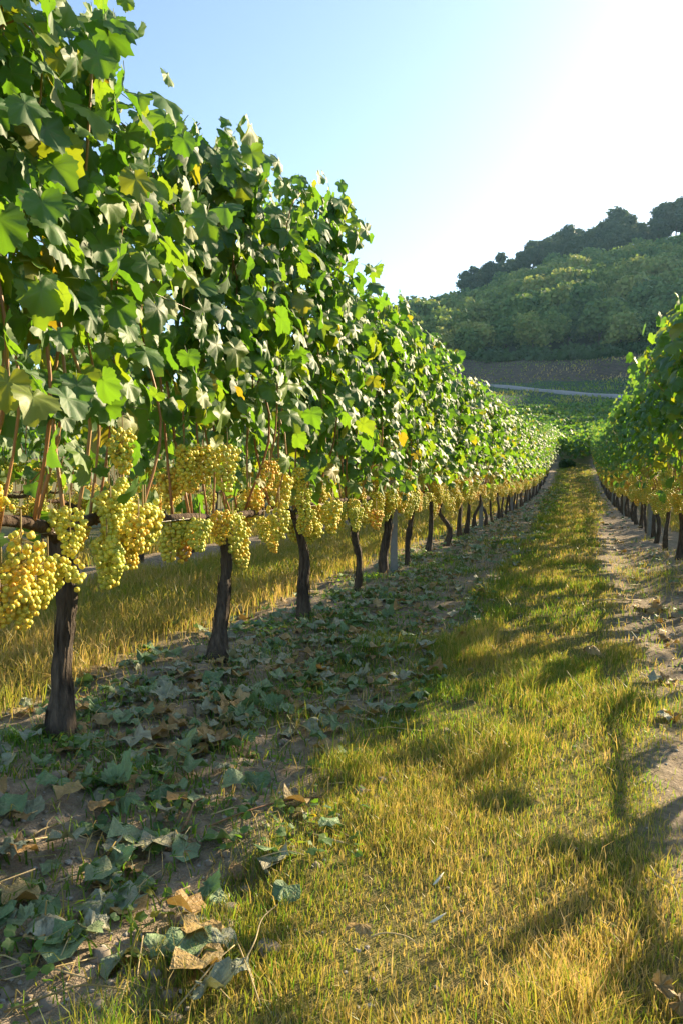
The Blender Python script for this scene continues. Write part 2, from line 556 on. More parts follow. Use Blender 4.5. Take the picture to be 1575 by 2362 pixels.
def tree_proto(kind, seed):
    rg = np.random.default_rng(seed)
    if kind == 'pine':
        H = 1.0
        blobs = []
        for k in range(9):
            z = 6.2 + 6.0 * rg.random(); rr = (1.9 if z < 10.5 else 1.1)
            a = rg.random() * 6.28
            blobs.append((math.cos(a) * rr * (.4 + .6 * rg.random()), math.sin(a) * rr * (.4 + .6 * rg.random()), z, 1.15 + .7 * rg.random()))
        blobs.append((0, 0, 12.2, 1.3))
        P, F, t = blob_crown(1, blobs, 1900, .30, seed, .72)
        crown = mk_mesh("pine_crown", P, F, M_PINE, False, {'tone': t})
        A = Acc()
        A.add(*tube(spline([(0, 0, -1), (.1, 0, 4), (-.1, .1, 8), (0, 0, 12)], 9), np.linspace(.24, .06, 9), 6))
        for k in range(5):
            b = blobs[k]
            A.add(*tube([(0, 0, b[2] - .9), (b[0] * .6, b[1] * .6, b[2] - .3), b[:3]], [.09, .06, .03], 4))
    else:
        blobs = [(0, 0, 3.6, 2.1)]
        for k in range(10):
            a = rg.random() * 6.28; rr = 1.2 + 1.2 * rg.random()
            blobs.append((math.cos(a) * rr, math.sin(a) * rr, 1.8 + 3.6 * rg.random(), 1.0 + .8 * rg.random()))
        blobs.append((.3, 0, 5.6, 1.2))
        P, F, t = blob_crown(1, blobs, 2300, .27, seed, .85)
        crown = mk_mesh("broadleaf_crown", P, F, M_DECID, False, {'tone': t})
        A = Acc()
        A.add(*tube(spline([(0, 0, -1), (.1, 0, 1.5), (0, .1, 3.5), (.2, 0, 5)], 8), np.linspace(.2, .04, 8), 6))
        for k in range(1, 5):
            b = blobs[k]
            A.add(*tube([(0, 0, 1.4), (b[0] * .5, b[1] * .5, b[2] - .4), b[:3]], [.09, .06, .03], 4))
    return crown, A.mesh("tree_trunk", M_TRUNK)


PINES = [tree_proto('pine', 100 + k) for k in range(5)]
BROAD = [tree_proto('broad', 200 + k) for k in range(6)]


def plant_tree(kind, beta, R, sc, i):
    x, y = R * math.sin(R_(beta)), R * math.cos(R_(beta))
    name = 'pine_tree' if kind == 'pine' else 'broadleaf_tree'
    e = empty(name, (x, y, hz(x, y) - .2))
    e.rotation_euler = (0, 0, random.random() * 6.28)
    s = sc * (.9 + .2 * random.random())
    e.scale = (s * (.9 + .25 * random.random()), s * (.9 + .25 * random.random()), s)
    crown, trunk = random.choice(PINES if kind == 'pine' else BROAD)
    link('crown', crown, e); link('trunk', trunk, e)
    return e


random.seed(11)
pt = []
for b in np.arange(-8.0, 16, .52):
    pt.append((b + random.uniform(-.2, .2), 256 + random.uniform(-12, 14), .95 + .4 * random.random()))
for b in np.arange(-7.3, 3, .5):
    pt.append((b + random.uniform(-.3, .3), 238 + random.uniform(-12, 10), .75 + .35 * random.random()))
PINES_OBJ = [(plant_tree('pine', *p, 0), p) for p in pt]
for o, p in PINES_OBJ:
    b, R, s = p
    g = 'pines on the ridge of the hill'
    if -8.2 < b < -7.0:
        lab = 'dark pine at the lower left end of the pine stand on the ridge'
    elif b > 7.0:
        lab = 'pine standing on the ridge past the right frame edge'
    elif R > 246:
        lab = 'tall dark pine against the white sky'
    else:
        lab = 'dark pine just below the skyline pines'
    if -7 <= b <= 7: lab += ', ' + ('toward the left end of the stand' if b < -3.5 else 'mid ridge' if b < 2 else 'on the higher right part of the ridge')
    tag(o, lab, 'tree', g)

bt = []
nb = 0
while len(bt) < 250:
    b = random.uniform(-17, 13); R = random.uniform(139, 262)
    if b > -7 and R > 226: continue
    if any((math.radians(b - q[0]) * R) ** 2 + ((R - q[1]) * .75) ** 2 < 3.3 ** 2 for q in bt): 
        nb += 1
        if nb > 60000: break
        continue
    sc = 1.05 + .35 * random.random()
    if R < 150: sc *= .8
    bt.append((b, R, sc))
for k, p in enumerate(bt):
    o = plant_tree('broad', *p, k)
    b, R, s = p
    col = 'beside the left row leaves' if b < -3.5 else 'in the middle of the hill' if b < 2 else 'above the right row'
    if b < -7.4: lab = 'rounded broadleaf tree on the lower left shoulder of the hill'
    elif R < 152: lab = 'low dark broadleaf tree along the foot of the wood'
    elif R < 200: lab = 'pale green broadleaf tree halfway up the slope'
    else: lab = 'broadleaf tree just beneath the pines'
    if -7.4 <= b <= 7.2: lab += ', ' + col
    if b > 7.2: lab = 'broadleaf tree on the hillside past the right frame edge'
    tag(o, lab, 'tree', 'broadleaf trees on the hillside')

# shrub mass along the wood's lower edge, nobody could count it
A = Acc()
for k in range(150):
    b = -17 + 31 * random.random(); R = 134 + 8 * random.random() ** 1.5 if k < 150 else 72 + 58 * random.random()
    if 150 <= k and abs(R - float(np.interp(b, bb, Rr))) < 3.0: continue
    x, y = R * math.sin(R_(b)), R * math.cos(R_(b))
    z = hz(x, y)
    rr = (.8 + 1.0 * random.random()) * (1 if k < 150 else .45)
    P, F, t = blob_crown(1, [(x, y, z + .4, rr), (x + rr * .8, y, z + .3, rr * .7), (x - rr * .7, y + .3, z + .3, rr * .6)], 110, .3, 900 + k, .8)
    A.add(P, F, t)
tag(link("undergrowth", A.mesh("undergrowth", M_DARKBUSH, False, 'tone')), kind='stuff')

# vine rows on the sunlit slope beyond the end of the path
def slope_row(p0, p1, k, seed):
    rg = np.random.default_rng(seed)
    L = math.hypot(p1[0] - p0[0], p1[1] - p0[1])
    n = int(L * 110)
    u = rg.random(n)
    x = p0[0] + (p1[0] - p0[0]) * u + rg.normal(size=n) * .16; y = p0[1] + (p1[1] - p0[1]) * u + rg.normal(size=n) * .2
    lump = 1.15 + .35 * vnoise(u * L * .9, np.zeros(n), seed)
    z = height(x, y) + .35 + lump * rg.random(n) ** .8
    C = np.stack([x, y, z], -1)
    nrm = rg.normal(size=(n, 3)) + np.array([.3, -.4, .6]); nrm /= np.linalg.norm(nrm, axis=1)[:, None]
    uu = np.cross(nrm, rg.normal(size=(n, 3))); uu /= np.linalg.norm(uu, axis=1)[:, None]; vv = np.cross(nrm, uu)
    s = (.10 + .08 * rg.random(n))[:, None]
    P = np.stack([C - uu * s, C - vv * s, C + uu * s + nrm * s * .3, C + vv * s], 1).reshape(-1, 3)
    q = np.arange(n)[:, None] * 4
    F = np.concatenate([q + [0, 1, 2], q + [0, 2, 3]])
    return mk_mesh("vine_row", P, F, M_LEAF, False, {'tone': np.repeat(rg.random(n), 4)})


ordn = ['first', 'second', 'third', 'fourth', 'fifth', 'sixth', 'seventh', 'eighth', 'ninth', 'tenth', 'eleventh', 'twelfth', 'thirteenth', 'fourteenth', 'fifteenth', 'sixteenth']
for k in range(12):
    R0 = 47.5 + k * 1.9 if k < 9 else 65.5 + (k - 9) * 2.3
    p0 = ((R0 - 3.0) * math.sin(R_(-16)), (R0 - 3.0) * math.cos(R_(-16)))
    p1 = ((R0 + 1.5) * math.sin(R_(10)), (R0 + 1.5) * math.cos(R_(10)))
    e = empty('vine_row', (0, 0, 0))
    link('foliage', slope_row(p0, p1, k, 500 + k), e)['kind'] = 'stuff'
    tag(e, f'{ordn[k]} row of low vines up the slope from the path end' + (', in the sun' if k < 9 else ', in the hill shade'), 'vine row', 'vine rows on the far slope')

# dark bush closing the end of the path
def bush(x, y, r, label):
    z = hz(x, y)
    e = empty('bush', (x, y, z))
    P, F, t = blob_crown(1, [(0, 0, r * .8, r), (r * .9, .1, r * .6, r * .75), (-r * .8, 0, r * .55, r * .7)], 420, .11, 77, .85)
    link('crown', mk_mesh("bush_crown", P, F, M_DARKBUSH, False, {'tone': t}), e)
    A = Acc()
    for k in range(4):
        A.add(*tube([(0, 0, -.1), (.2 * math.cos(k * 1.6), .2 * math.sin(k * 1.6), r * .6)], [.04, .02], 5))
    link('stem', A.mesh("bush_stem", M_TRUNK), e)
    tag(e, label, 'bush')


bush(-.62, 44.5, .27, 'small dark green bush closing the far end of the grass path')

# ------------------------------------------------------------------ grape leaves
def leaf_template(n, seed, ring=True, curl=.25, fold=.18, wave=.05, lobed=.6, petiole=True, tooth=.055):
    rg = np.random.default_rng(seed)
    th = np.linspace(-math.pi, math.pi, n, endpoint=False) + math.pi / n
    key = np.radians([-180, -166, -140, -112, -84, -56, -29, 0, 29, 56, 84, 112, 140, 166, 180])
    kr = np.array([.10, .52, .66, .80, .80 - .20 * lobed, .98, .90 - .22 * lobed, 1.12, .90 - .22 * lobed, .98, .80 - .20 * lobed, .80, .66, .52, .10])
    kr = kr * (1 + .10 * rg.normal(size=15)); kr[-1] = kr[0]
    r = np.interp(th, key, kr)
    r = r * (1 + tooth * np.where(np.arange(n) % 2 == 0, 1, -1) * (.6 + .8 * rg.random(n)))
    vein_dirs = np.radians([0, 56, -56, 112, -112, 150, -150])
    dv = np.min(np.abs(np.angle(np.exp(1j * (th[:, None] - vein_dirs[None, :])))), axis=1)
    vein = np.clip(1 - dv / .28, 0, 1)
    pts = [np.array([[0, 0, 0]])]; vv = [np.array([1.0])]
    fr = [.52, 1.0] if ring else [1.0]
    ph = rg.random(3) * 6.28
    cx_, fo = curl * (.4 + 1.5 * rg.random()), fold * (rg.random() * 2.0 - .5)
    for f in fr:
        x = np.sin(th) * r * f; y = np.cos(th) * r * f
        rad = np.hypot(x, y)
        z = -cx_ * rad ** 2 * .55 + fo * np.abs(x) + wave * rad * np.sin(th * 3 + ph[0]) + wave * .8 * rad * np.sin(th * 5 + ph[1]) \
            - .045 * rad * (1 - vein) * (1 if f < 1 else .5) + .05 * rad * rad * np.sin(th * 9 + ph[2]) + (-.25 * cx_ * np.maximum(y, 0) ** 2)
        pts.append(np.stack([x, y, z], -1)); vv.append(vein * (1 if f < 1 else .8))
    V = np.concatenate(pts); vein_a = np.concatenate(vv)
    j = np.arange(n); jn = (j + 1) % n
    if ring:
        F = [np.stack([np.zeros(n, int), 1 + jn, 1 + j], -1),
             np.stack([1 + j, 1 + jn, 1 + n + jn], -1), np.stack([1 + j, 1 + n + jn, 1 + n + j], -1)]
        F = np.concatenate(F)
    else:
        F = np.stack([np.zeros(n, int), 1 + jn, 1 + j], -1)
    F = F[:, ::-1] if False else F
    if petiole:
        Vp, Fp = tube([(0, 0.02, -.01), (.03, -.35, .0), (.02, -.8, -.12)], [.018, .015, .02], 3, False)
        F = np.concatenate([F, Fp + len(V)]); V = np.concatenate([V, Vp]); vein_a = np.concatenate([vein_a, np.ones(len(Vp))])
    return V, F, vein_a


LEAF_HI = [leaf_template(42, 10 + k, True, .36, .24, .10, .15 + .7 * ((k * 37) % 10) / 10, True, .05) for k in range(14)]
LEAF_MID = [leaf_template(22, 40 + k, True, .34, .22, .08, .55, True, .04) for k in range(6)]
LEAF_LO = [leaf_template(15, 60 + k, False, .30, .25, .07, .5, False, .03) for k in range(6)]
ME_LEAF_HI = [mk_mesh("leaf", v, f, M_LEAF, True, {'vein': a}) for v, f, a in LEAF_HI]
ME_LEAF_MID = [mk_mesh("leaf", v, f, M_LEAF, True, {'vein': a}) for v, f, a in LEAF_MID]


def frame(pos, nrm, tip, s):
    n = np.asarray(nrm, float); n = n / (np.linalg.norm(n) + 1e-9)
    t = np.asarray(tip, float); t = t - n * np.dot(t, n); t = t / (np.linalg.norm(t) + 1e-9)
    x = np.cross(t, n)
    return np.array([[x[0] * s, t[0] * s, n[0] * s, pos[0]], [x[1] * s, t[1] * s, n[1] * s, pos[1]], [x[2] * s, t[2] * s, n[2] * s, pos[2]], [0, 0, 0, 1]])


def join_leaves(frames, templates, mat, name, rg, mirror_vein=True):
    V, F, tone, vein = [], [], [], []
    n = 0
    for M in frames:
        v, f, a = templates[rg.integers(len(templates))]
        V.append(v @ M[:3, :3].T + M[:3, 3]); F.append(f + n); n += len(v)
        tone.append(np.full(len(v), rg.random())); vein.append(a)
    return mk_mesh(name, np.concatenate(V), np.concatenate(F), mat, True, {'tone': np.concatenate(tone), 'vein': np.concatenate(vein)})


# ------------------------------------------------------------------ grape clusters
def ico(sub):
    t = (1 + 5 ** .5) / 2
    V = [(-1, t, 0), (1, t, 0), (-1, -t, 0), (1, -t, 0), (0, -1, t), (0, 1, t), (0, -1, -t), (0, 1, -t), (t, 0, -1), (t, 0, 1), (-t, 0, -1), (-t, 0, 1)]
    F = [(0, 11, 5), (0, 5, 1), (0, 1, 7), (0, 7, 10), (0, 10, 11), (1, 5, 9), (5, 11, 4), (11, 10, 2), (10, 7, 6), (7, 1, 8),
         (3, 9, 4), (3, 4, 2), (3, 2, 6), (3, 6, 8), (3, 8, 9), (4, 9, 5), (2, 4, 11), (6, 2, 10), (8, 6, 7), (9, 8, 1)]
    V = [np.array(v) / np.linalg.norm(v) for v in V]
    for _ in range(sub):
        c = {}; F2 = []
        def mid(a, b):
            k = (min(a, b), max(a, b))
            if k not in c:
                m = V[a] + V[b]; V.append(m / np.linalg.norm(m)); c[k] = len(V) - 1
            return c[k]
        for a, b, d in F:
            ab, bd, da = mid(a, b), mid(b, d), mid(d, a)
            F2 += [(a, ab, da), (b, bd, ab), (d, da, bd), (ab, bd, da)]
        F = F2
    return np.array(V), np.array(F)


ICO1 = ico(1); ICO0 = ico(0)
ME_BERRY = mk_mesh("berry", ICO1[0] * np.array([1, 1, 1.06]), ICO1[1], M_BERRY, True)


def cluster_points(seed):
    rg = np.random.default_rng(seed)
    L = .10 + .08 * rg.random(); Rm = .037 + .014 * rg.random()
    pts = []; tries = 0
    wing = rg.random() < .6; wa = rg.random() * 6.28
    while len(pts) < 110 and tries < 4500:
        tries += 1
        if wing and rg.random() < .22:
            u = rg.random(); c = np.array([math.cos(wa) * (.03 + .05 * u), math.sin(wa) * (.03 + .05 * u), -.03 - .055 * u]); rr = .022
            p = c + rg.normal(size=3) * rr * .5
        else:
            u = rg.random() ** .85
            rr = Rm * (min(1, .5 + 3 * u) * (1 - u) ** .5 + .14)
            a = rg.random() * 6.28; q = math.sqrt(.35 + .65 * rg.random())
            bend = .012 * math.sin(u * 4 + wa)
            p = np.array([math.cos(a) * rr * q + bend, math.sin(a) * rr * q, -.025 - u * L])
        if all(np.sum((p - o) ** 2) > .0118 ** 2 for o in pts): pts.append(p)
    r = .0072 + .0021 * rg.random(len(pts))
    return np.array(pts), r, L


CL = [cluster_points(300 + k) for k in range(8)]


def rachis(L, pts=None, seed=0):
    A = Acc()
    A.add(*tube([(0, 0, .035), (0, 0, -.02), (0, 0, -.02 - L * .5), (0, 0, -.02 - L * .95)], [.0024, .0024, .0018, .001], 4))
    if pts is not None:
        for p in pts[::3]:
            A.add(*tube([(0, 0, p[2] + .012), p], [.0011, .0009], 3, False))
    return A


def cluster_mesh(k, icosp, stems=True):
    pts, r, L = CL[k]
    rg = np.random.default_rng(k)
    V0, F0 = icosp
    n = len(pts); m = len(V0)
    V = (pts[:, None, :] + V0[None] * r[:, None, None]).reshape(-1, 3)
    F = (F0[None] + (np.arange(n) * m)[:, None, None]).reshape(-1, 3)
    t = np.repeat(rg.random(n), m)
    A = rachis(L)
    Vs, Fs = np.concatenate(A.V), np.concatenate(A.F)
    mi = np.concatenate([np.zeros(len(F), int), np.ones(len(Fs), int)])
    return mk_mesh("grape_cluster", np.concatenate([V, Vs]), np.concatenate([F, Fs + len(V)]), [M_BERRY, M_RACHIS], True,
                   {'tone': np.concatenate([t, np.zeros(len(Vs))])}, mi)


ME_CL = [cluster_mesh(k, ICO1) for k in range(8)]
ME_CL_LO = [cluster_mesh(k, ICO0) for k in range(8)]
ME_RACHIS = [rachis(CL[k][2], CL[k][0]).mesh("grape_cluster", M_RACHIS) for k in range(8)]

# ------------------------------------------------------------------ vines
def grow(seed, top, side, n_canes=10, zb=.97, per=2.6, trunk=None, arm_l=.46):
    """side: +1 the sunlit row seen from its sunny face, -1 the row seen from its shady face"""
    rg = np.random.default_rng(seed)
    d = {}
    tk = trunk if trunk is not None else [(rg.normal() * .03, rg.normal() * .03, -.1), (rg.normal() * .025, rg.normal() * .03, .18), (rg.normal() * .03, rg.normal() * .035, .4), (0, 0, .60)]
    d['trunk'] = np.array(tk, float)
    head = d['trunk'][-1]
    arms = []
    for s in (-1, 1):
        arms.append(spline([head + [0, 0, -.02], head + [rg.normal() * .015, s * arm_l * .3, .04 + rg.normal() * .015], head + [rg.normal() * .02, s * arm_l * .7, .03 + rg.normal() * .015], (rg.normal() * .02, s * arm_l, .64 + rg.normal() * .01)], 9))
    d['arms'] = arms
    canes, leaves = [], []
    for c in range(n_canes):
        y0 = (-.46 + .92 * (c + .5) / n_canes + rg.normal() * .02)
        tz = top(y0) * (1 + rg.normal() * .018)
        x1, y1 = rg.normal() * .10, y0 + rg.normal() * .09
        bow = rg.normal() * .08
        P = spline([(rg.normal() * .015, y0 * .92, .64), (x1 * .3 + bow, y0 + (y1 - y0) * .3 + rg.normal() * .025, .64 + (tz - .64) * .28), (x1 * .8, y1 + rg.normal() * .04, .64 + (tz - .64) * .62),
                    (x1 + rg.normal() * .08, y1 + rg.normal() * .06, tz * .93), (x1 * .8 + rg.normal() * .07, y1 + rg.normal() * .06, tz)], 16)
        canes.append(P)
        Lc = tz - .64
        nn = int(Lc / .085)
        for q in range(nn):
            u = (q + .5) / nn
            z_est = .64 + Lc * u
            if z_est < zb + .10 * math.sin(y0 * 9 + seed) + .10 * rg.normal():
                k = 1 if rg.random() < .24 else 0
            else:
                k = rg.poisson(per * (1.0 if u < .82 else .75))
            i = min(int(u * 15), 14); pc = P[i] + (P[i + 1] - P[i]) * (u * 15 - i)
            for _ in range(k):
                sx = 1 if rg.random() < .52 else -1
                a = sx * (.35 + rg.random() * 1.0) if rg.random() < .8 else rg.random() * 6.28
                out = np.array([math.sin(a) if rg.random() < .9 else -math.sin(a), math.cos(a) * (1 if rg.random() < .5 else -1), 0])
                ln = .05 + .18 * rg.random() ** .8
                taper = 1 if u < .85 else .7
                p = pc + out * ln * taper + np.array([0, 0, rg.normal() * .045])
                dx = p[0]
                fs = 1.0 if dx > 0 else -1.0
                if rg.random() < .10: fs = -fs
                nrm = np.array([fs * .72, -.22 + .1 * fs, .42]) + rg.normal(size=3) * np.array([.30, .50, .34])
                tip = np.array([out[0] * .35, out[1] * .45, -1.0]) + rg.normal(size=3) * .28
                s = (.050 + .029 * rg.random()) * (1 if u < .85 else .5 + .35 * rg.random())
                if rg.random() < .12: s *= .6
                leaves.append((p[0], frame(p, nrm, tip, s)))
    d['canes'] = canes
    d['leaves'] = leaves
    cl = []
    nc = 18 + rg.integers(4)
    hubs = -.47 + .94 * (np.arange(7) + .5 + rg.normal(size=7) * .3) / 7
    for c in range(nc):
        y = hubs[rg.integers(7)] + rg.normal() * .05
        if abs(y) < .075: y = .10 * (1 if rg.random() < .7 else -1) + rg.normal() * .015
        z = .58 + .15 * rg.random() if c % 5 < 3 else .74 + .24 * rg.random()
        x = rg.normal() * .06 + .03 * side
        rip = float(np.clip(.40 + .28 * rg.normal(), 0, .92))
        cl.append(((x, y, z), int(rg.integers(8)), .75 + .55 * rg.random(), rip))
    d['clusters'] = cl
    return d


def cluster_matrix(p, s, a):
    return Matrix.Translation(p) @ Matrix.Rotation(a, 4, 'Z') @ Matrix.Diagonal((s, s, s, 1))


def build_vine(loc, d, side, lod, n_leaf, seed, berries=0, trunk_r=(.036, .028, .025, .03)):
    rg = np.random.default_rng(seed + 5)
    e = empty('grapevine', loc)
    tp = spline(d['trunk'], 40 if lod == 0 else 12)
    if lod == 0: tp[:, :2] += np.stack([fbm(tp[:, 2] * 7 + seed, tp[:, 2] * 0, seed, 2), fbm(tp[:, 2] * 7, tp[:, 2] * 0 + 3, seed + 9, 2)], -1) * .022
    tr = np.interp(np.linspace(0, 3, len(tp)), [0, .55, 1, 2, 3], (trunk_r[0] * 1.12, trunk_r[0] * .88, trunk_r[1] * .84, trunk_r[2] * .84, trunk_r[3] * .95))
    if lod == 0: tr = tr * (1 + .35 * fbm(np.arange(len(tp)) * .35, np.zeros(len(tp)), seed + 3, 2))
    sides = 22 if lod == 0 else 9
    V, F = tube(tp, tr, sides, True, .30, seed)
    link('trunk', mk_mesh("trunk", V, F, M_BARK), e)
    if lod == 0:
        A = Acc()
        for q in range(34):
            a = rg.random() * 6.28; k0 = int(5 + rg.random() * 22); ln = int(4 + 8 * rg.random())
            ks = np.arange(k0, min(k0 + ln, len(tp) - 1), 2)
            if len(ks) < 2: continue
            w = .002 + .004 * rg.random(); rr2 = tr[ks] * 1.10 + .002 + .006 * rg.random() * np.linspace(0, 1, len(ks)) ** 2 * (1 if rg.random() < .7 else 2)
            nrm = np.array([math.cos(a), math.sin(a), 0]); tg = np.array([-math.sin(a), math.cos(a), 0])
            C = tp[ks] + nrm * rr2[:, None] + tg * (.004 * rg.normal(size=len(ks)))[:, None]
            V = np.concatenate([C - tg * w, C + tg * w]); m = len(ks); j = np.arange(m - 1)
            A.add(V, np.concatenate([np.stack([j, j + m, j + m + 1], -1), np.stack([j, j + m + 1, j + 1], -1)]))
        link('loose_bark', A.mesh('loose_bark', M_BARK, False), e)
    for arm in d['arms']:
        V, F = tube(arm, np.linspace(.021, .012, len(arm)), 10 if lod == 0 else 6, True, .18, seed + 1)
        link('cordon_arm', mk_mesh("cordon_arm", V, F, M_CORDON), e)
    csd = 6 if lod == 0 else 4
    acc = Acc()
    for P in d['canes']:
        rad = np.linspace(.0048, .002, len(P)) * (.85 + .4 * rg.random())
        rad = rad * (1 + .16 * (np.arange(len(P)) % 2))
        V, F = tube(P, rad, csd, True)
        if lod == 0:
            link('cane', mk_mesh("cane", V, F, M_CANE), e)
        else:
            acc.add(V, F)
    if lod > 0:
        o = link('cane', acc.mesh("cane", M_CANE), e); o['kind'] = 'stuff'
    # leaves
    L = d['leaves']
    score = [(lx * side + .05 * rg.normal(), i) for i, (lx, M) in enumerate(L)]
    score.sort(reverse=True)
    objs = [i for _, i in score[:n_leaf]]; rest = [i for _, i in score[n_leaf:]]
    mes = ME_LEAF_HI if lod == 0 else ME_LEAF_MID
    for i in objs:
        o = link('leaf', mes[rg.integers(len(mes))], e, Matrix(L[i][1].tolist()))
        if rg.random() < (0 if L[i][1][2, 3] > 1.15 else (.35 if side < 0 else .12)): o.color = (0, 0, 0, 1)
    if rest:
        o = link('foliage', join_leaves([L[i][1] for i in rest], LEAF_LO if lod > 0 else LEAF_MID, M_LEAF, 'foliage', rg), e)
        o['kind'] = 'stuff'
    # fruit
    C = sorted(d['clusters'], key=lambda c: -c[0][0] * side)
    for k, (p, v, s, rip) in enumerate(C):
        a = rg.random() * 6.28
        Mx = cluster_matrix(p, s, a)
        if k < berries:
            o = link('grape_cluster', ME_RACHIS[v], e, Mx)
            pts, r, _ = CL[v]
            for q in range(min(len(pts), int(300 / berries))):
                b = link('berry', ME_BERRY, o, Matrix.Translation(pts[q].tolist()) @ Matrix.Scale(float(r[q]), 4))
                b.color = (rip, rip, rip, 1)
        else:
            o = link('grape_cluster', (ME_CL if lod == 0 else ME_CL_LO)[v], e, Mx)
        o.color = (rip, rip, rip, 1)
    return e


def copy_tree(o, parent=None):
    c = o.copy(); COL.objects.link(c)
    if parent is not None: c.parent = parent
    for ch in KIDS.get(o.name, []):
        copy_tree(ch, c)
    return c


def index_kids():
    out = {}
    for o in bpy.data.objects:
        if o.parent is not None:
            out.setdefault(o.parent.name, []).append(o)
    return out


# trunk shapes of the six nearest vines of the left row, as bends seen in the photograph
TR = {
    1: ([(.02, -.02, -.10), (.0, .0, .16), (.01, .01, .40), (0, 0, .63)], (.046, .033, .029, .030)),
    2: ([(-.01, -.05, -.10), (.0, -.02, .14), (.005, .03, .38), (0, .02, .62)], (.056, .036, .026, .028)),
    3: ([(.02, .03, -.10), (.015, .03, .18), (.02, .03, .40), (-.02, -.03, .62)], (.045, .036, .024, .022)),
    4: ([(.0, .0, -.10), (.03, .01, .2), (-.005, .0, .42), (.02, .02, .62)], (.032, .026, .026, .028)),
    5: ([(-.01, -.04, -.10), (.0, .0, .2), (.02, .04, .42), (.01, .06, .62)], (.042, .036, .032, .030)),
    6: ([(-.02, -.05, -.10), (-.01, -.03, .2), (.01, .02, .42), (.02, .05, .62)], (.030, .026, .024, .026)),
}
LEFT_T = [.95, 1.93, 3.02, 3.97, 5.08, 5.94, 6.90, 7.90, 8.85, 9.88, 10.86, 11.84, 12.82]
TOPS = [2.35, 2.10, 2.16, 2.24, 2.03, 1.95, 1.98, 2.10, 1.98, 2.06, 2.04, 2.10, 2.04]
WORD = ['nearest', 'second', 'third', 'fourth', 'fifth', 'sixth', 'seventh', 'eighth', 'ninth', 'tenth', 'eleventh', 'twelfth', 'thirteenth', 'fourteenth']


def top_fun(h, seed, amp=.16):
    return lambda y: h - .24 * abs(y / .49) ** 2 + amp * (float(vnoise(np.array([y * 3.1 + 50]), np.array([seed * 1.7]), 4)[0]) - .5) * 2


LEFT = []
for i, t in enumerate(LEFT_T):
    tk = TR.get(i)
    d = grow(1000 + i, top_fun(TOPS[i], i), 1, n_canes=11 if i < 6 else 10, trunk=None if tk is None else tk[0], per=6.4, zb=1.0 if i < 4 else .95)
    nl = 300 if i < 9 else 200
    if i == 1:      # the big golden bunches hanging in at the left frame edge
        d['clusters'] += [((.12, -.31, .68), 2, .98, .62), ((.10, -.36, .60), 5, 1.0, .74), ((.13, -.24, .60), 1, .95, .42), ((.06, -.40, .80), 4, .95, .78), ((.11, -.30, .56), 7, .9, .5), ((.09, -.17, .60), 6, 1.0, .35)]
    e = build_vine((X_LEFT, t, hz(X_LEFT, t)), d, 1, 0 if i < 7 else 1, nl, 1000 + i, berries=4 if i in (0, 1, 2) else 0,
                   trunk_r=tk[1] if tk else (.04, .032, .028, .03))
    LEFT.append(e)
    if i == 0:
        lab = 'grapevine whose golden clusters hang in at the left frame edge, its trunk out of view'
    elif i == 1:
        lab = 'grapevine on the nearest thick straight dark trunk of the left row'
    elif i == 2:
        lab = 'grapevine on the second trunk of the left row, swollen and knobbly at its base'
    elif i == 3:
        lab = 'grapevine on the third trunk of the left row, thin and bent at its top'
    elif i == 4:
        lab = 'grapevine on the slender S-shaped fourth trunk of the left row'
    elif i == 5:
        lab = 'grapevine on the fifth trunk of the left row, just before the grey post'
    elif i == 6:
        lab = 'grapevine on the leaning sixth trunk of the left row, just past the grey post'
    else:
        lab = f'grapevine on the {WORD[i - 1]} trunk of the left row'
    tag(e, lab, 'grapevine', 'vines of the left row')

# vines built once for copying: mid distance and far, both rows
MIDV = []
for k in range(4):
    d = grow(2000 + k, top_fun(2.12 + .05 * k, 40 + k), 1, n_canes=9, per=6, zb=.92)
    i = 13 + k; t = LEFT_T[-1] + SPACING * (k + 1)
    MIDV.append(build_vine((X_LEFT, t, hz(X_LEFT, t)), d, 1, 1, 90, 2000 + k))
FARV = []
for k in range(4):
    d = grow(2100 + k, top_fun(2.14 + .04 * k, 50 + k), 1, n_canes=8, per=5.2, zb=.92)
    d['clusters'] = d['clusters'][:14]
    t = LEFT_T[-1] + SPACING * (17 + k)
    FARV.append(build_vine((X_LEFT, t, hz(X_LEFT, t)), d, 1, 1, 0, 2100 + k))
RV = []
RIGHT_T = [8.0 + SPACING * k for k in range(-9, 38)]
RNEAR = [t for t in RIGHT_T if 4.2 < t < 11.5]
for k, t in enumerate(RNEAR):
    d = grow(3000 + k, top_fun(2.02 + .06 * ((k * 7) % 3), 70 + k, .12), -1, n_canes=10, per=5.4, zb=1.04)
    d['clusters'] = d['clusters'][:11]
    e = build_vine((X_RIGHT, t, hz(X_RIGHT, t)), d, -1, 1, 260, 3000 + k)
    RV.append((e, t))
RMID = []
for k in range(4):
    d = grow(3100 + k, top_fun(2.05 + .05 * k, 90 + k, .12), -1, n_canes=9, per=5.0, zb=1.0)
    t = RNEAR[-1] + SPACING * (k + 1)
    RMID.append(build_vine((X_RIGHT, t, hz(X_RIGHT, t)), d, -1, 1, 90, 3100 + k))
RSH = []
for k in range(4):
    d = grow(3200 + k, top_fun(2.05 + .03 * k, 95 + k, .1), -1, n_canes=8, per=3.0, zb=1.42)
    d['clusters'] = d['clusters'][:3]
    t = RIGHT_T[k]
    RSH.append(build_vine((X_RIGHT, t, hz(X_RIGHT, t)), d, -1, 1, 0, 3200 + k))
KIDS = index_kids()


def place(proto, x, t, s=1.0):
    c = copy_tree(proto)
    c.location = (x, t, hz(x, t)); c.scale = (1, 1, s)
    return c


